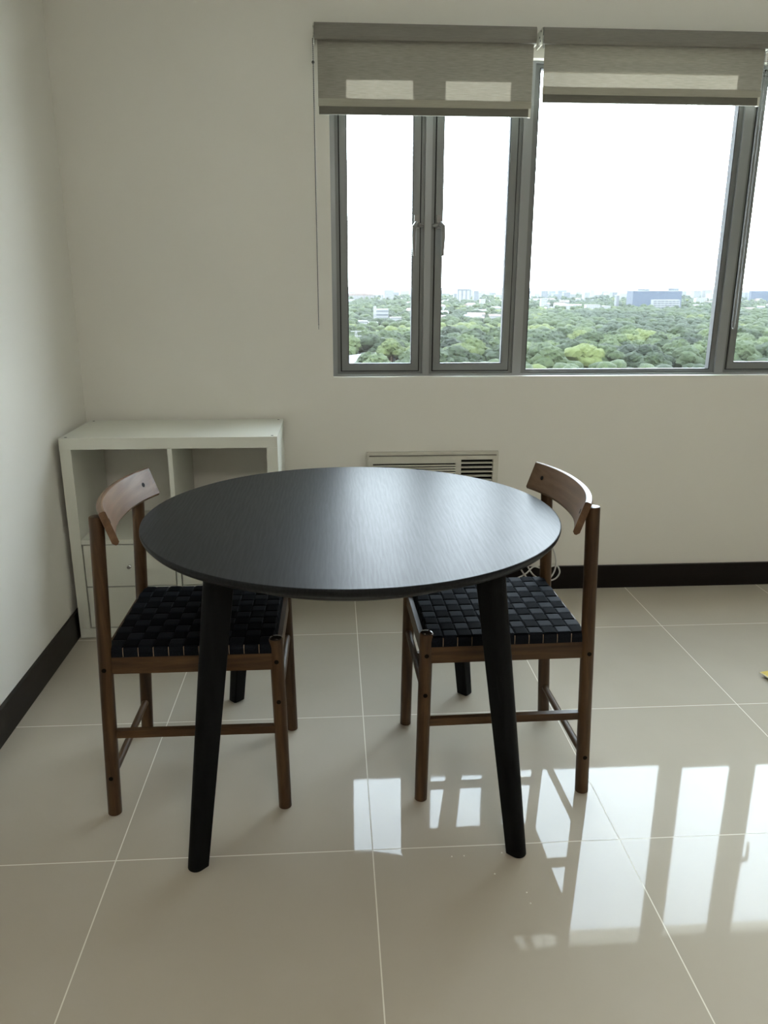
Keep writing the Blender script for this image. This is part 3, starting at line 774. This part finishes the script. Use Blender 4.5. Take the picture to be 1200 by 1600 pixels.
# long arena roof
x, y, wd, h = placed(541, 585, 458, 470); BLD.append((x, y, wd, 60))
b = empty('arena', (x, y+30, GZ)); tag(b, 'long pale arena hall with a rounded roof on the skyline at far left', 'building')
boxes('walls', [(-wd/2, wd/2, -30, 30, 0, h*.7)], M_fp, b)
bm = bmesh.new(); prof = [(-wd/2-3, h*.7)]+[(-wd/2*math.cos(math.pi*k/12)*1.02, h*.72+h*.22*math.sin(math.pi*k/12)**.6) for k in range(13)]+[(wd/2+3, h*.7)]
loft(bm, [[Vector((a, yy, c)) for a, c in prof] for yy in (-31, 31)]); obj('roof', bm, M_roofr, b)
# white blocks among the trees
for u0, u1, vt, vb, Mx, lab in ((561,574,503,520,M_fw,'white house block low in the leftmost pane, left of the banded block'),
    (576,590,505,520,M_fw,'white house block low in the leftmost pane, directly below the banded block'),
    (610,627,497,511,M_fw,'white low building right of the banded block in the leftmost pane'),
    (915,937,477,492,M_fw,'white office building with windows among the trees, left of the blue block'),
    (940,953,479,492,M_fw,'small white building among the trees, just left of the blue block'),
    (826,858,488,496,M_conc,'long low white building at the left edge of the middle pane'),
    (690,712,494,503,M_conc,'low white building at the left edge of the second pane'),
    (845,854,467,486,M_fw,'slim pale tower above the trees at the left of the middle pane'),
    (1086,1104,466,480,M_fw,'pale building beside the right edge of the middle pane'),
    (1172,1200,455,475,M_blue,'blue glass block seen through the rightmost pane'),
    (962,966,462,486,M_fg,'thin grey tower left of the blue block')):
    block(u0, u1, vt, vb, 14, Mx, lab)
# grey metal roof and a lattice mast close by, bottom left
x, y, wd, h = placed(545, 603, 563, 590); 
b = empty('warehouse', (x-6, y+8, GZ)); tag(b, 'grey metal warehouse roof at the very bottom of the leftmost pane', 'building')
boxes('walls', [(-wd*.62, wd*.5, -8, 16, 0, h-3)], M_fp, b)
bm = bmesh.new(); loft(bm, [[Vector((xx, -9, zz)), Vector((xx, 18, zz+4)), Vector((xx, 18, zz+3.4)), Vector((xx, -9, zz-.6))] for xx, zz in ((-wd*.65, h-4), (wd*.53, h-1))]); obj('roof', bm, M_groof, b)
p = ground_at(561, 578); mz = 26.
b = empty('lattice_mast', (p.x-1, p.y+32, GZ)); tag(b, 'white lattice pylon mast beside the grey roof in the leftmost pane', 'mast')
bm = bmesh.new()
for sx in (-1, 1):
    for sy in (-1, 1): tube(bm, [(sx*2.2, sy*2.2, 0), (sx*.5, sy*.5, mz)], .22, 6)
for k in range(9):
    z0, z1 = mz*k/9, mz*(k+1)/9; w0, w1 = 2.2-1.7*k/9, 2.2-1.7*(k+1)/9
    tube(bm, [(-w0, -w0, z0), (w1, -w1, z1)], .14, 5); tube(bm, [(w0, -w0, z0), (-w1, -w1, z1)], .14, 5)
obj('lattice', bm, M_conc, b)
for zz in (18, 21.5, 25): boxes('crossarm', [(-4, 4, -.3, .3, zz, zz+.6)], M_conc, b)

# houses scattered in the trees between forest and skyline
def gable(u, v, wd, dep, h, Mw, Mr, label, group):
    p = ground_at(u, v); BLD.append((p.x, p.y, wd, dep))
    r = empty('house', (p.x, p.y, GZ), R.uniform(-.5, .5)); tag(r, label, 'house', group)
    boxes('walls', [(-wd/2, wd/2, -dep/2, dep/2, 0, h)], Mw, r)
    bm = bmesh.new(); loft(bm, [[Vector((-wd/2-1, -dep/2-1, h)), Vector((wd/2+1, -dep/2-1, h)), Vector((wd/2+1, 0, h+dep*.22)), Vector((-wd/2-1, 0, h+dep*.22))], [Vector((-wd/2-1, dep/2+1, h)), Vector((wd/2+1, dep/2+1, h)), Vector((wd/2+1, .1, h+dep*.22)), Vector((-wd/2-1, .1, h+dep*.22))]])
    obj('roof', bm, Mr, r)
for i in range(90):
    left = R.random() < .45
    u = R.uniform(540, 790) if left else R.uniform(815, 1200)
    v = R.uniform(476, 512) if left else R.uniform(474, 491)
    if (545 < u < 635 and 480 < v < 516) or (905 < u < 1070): continue
    red = R.random() < .3
    hc = 'low red-roofed house' if red else 'low pale house'
    ht_ = 'near the forest' if v > 488 else 'near the skyline'
    gable(u, v, R.uniform(12, 26), R.uniform(10, 16), R.uniform(9, 15), R.choice((M_fw, M_conc)), M_roofr if red else M_roofl,
          hc+' '+ht_+', '+pane(u), hc+' '+ht_+', '+pane(u))
# skyline
u = 538.
while u < 1215:
    wpx = R.uniform(5, 15); vb = R.uniform(463, 472); vt = R.uniform(454, 461.5)
    mm = R.choice((M_fw, M_fp, M_fp, M_fg))
    dt = ('wide ' if wpx > 10 else 'narrow ')+{M_fw: 'white', M_fp: 'pale beige', M_fg: 'grey'}[mm]+(' taller' if vt < 457.5 else ' lower')
    block(u, u+wpx, vt, vb, 30, mm, dt+' building on the skyline, '+pane(u), dt+' skyline buildings, '+pane(u))
    u += wpx*R.uniform(.55, 1.25)

def clear(pts):
    o = []
    for x, y in pts:
        if not any(abs(x-bx) < bw/2+7 and -dd*.2-60 < y-by < dd+8 for bx, by, bw, dd in BLD): o.append((x, y))
    return o
f1 = clear(rest+far(1150, 1500, 14, .95)+far(1500, 2300, 19, .7)+far(2300, 3600, 34, .5))
for x, y in f1:
    q = noise.noise(Vector((x*.008, y*.005, 9.)))+R.uniform(-.15, .15)
    groups['y' if q > .38 else ('m' if q > -.05 else 'd')].append((x, y))
mass('forest_canopy', groups['d'], T_dark, 1, 6.5, 10, 'mass of dark green trees filling the middle distance up to the city')
mass('forest_canopy', groups['m'], T_mid, 1, 6.5, 10.5, 'mass of mid green trees filling the middle distance up to the city')
mass('forest_canopy', groups['y'], T_yel, 1, 6, 9, 'scattered yellow-green trees mixed into the distant forest')

# thin haze over the city
M_haze = bpy.data.materials.new('haze_air'); M_haze.use_nodes = True; M_haze.node_tree.nodes.clear()
_o = N(M_haze, 'ShaderNodeOutputMaterial'); _v = N(M_haze, 'ShaderNodeVolumeScatter')
_v.inputs['Density'].default_value = 1.7e-5; _v.inputs['Color'].default_value = (.90,.96,1.0,1); _v.inputs['Anisotropy'].default_value = .2
L(M_haze, _v.outputs[0], _o.inputs['Volume'])
hz = boxes('haze', [(-5000, 6000, 180, 7000, GZ+.2, 40)], M_haze); tag(hz, 'thin pale haze lying over the distant city and trees', 'haze', kind='stuff')
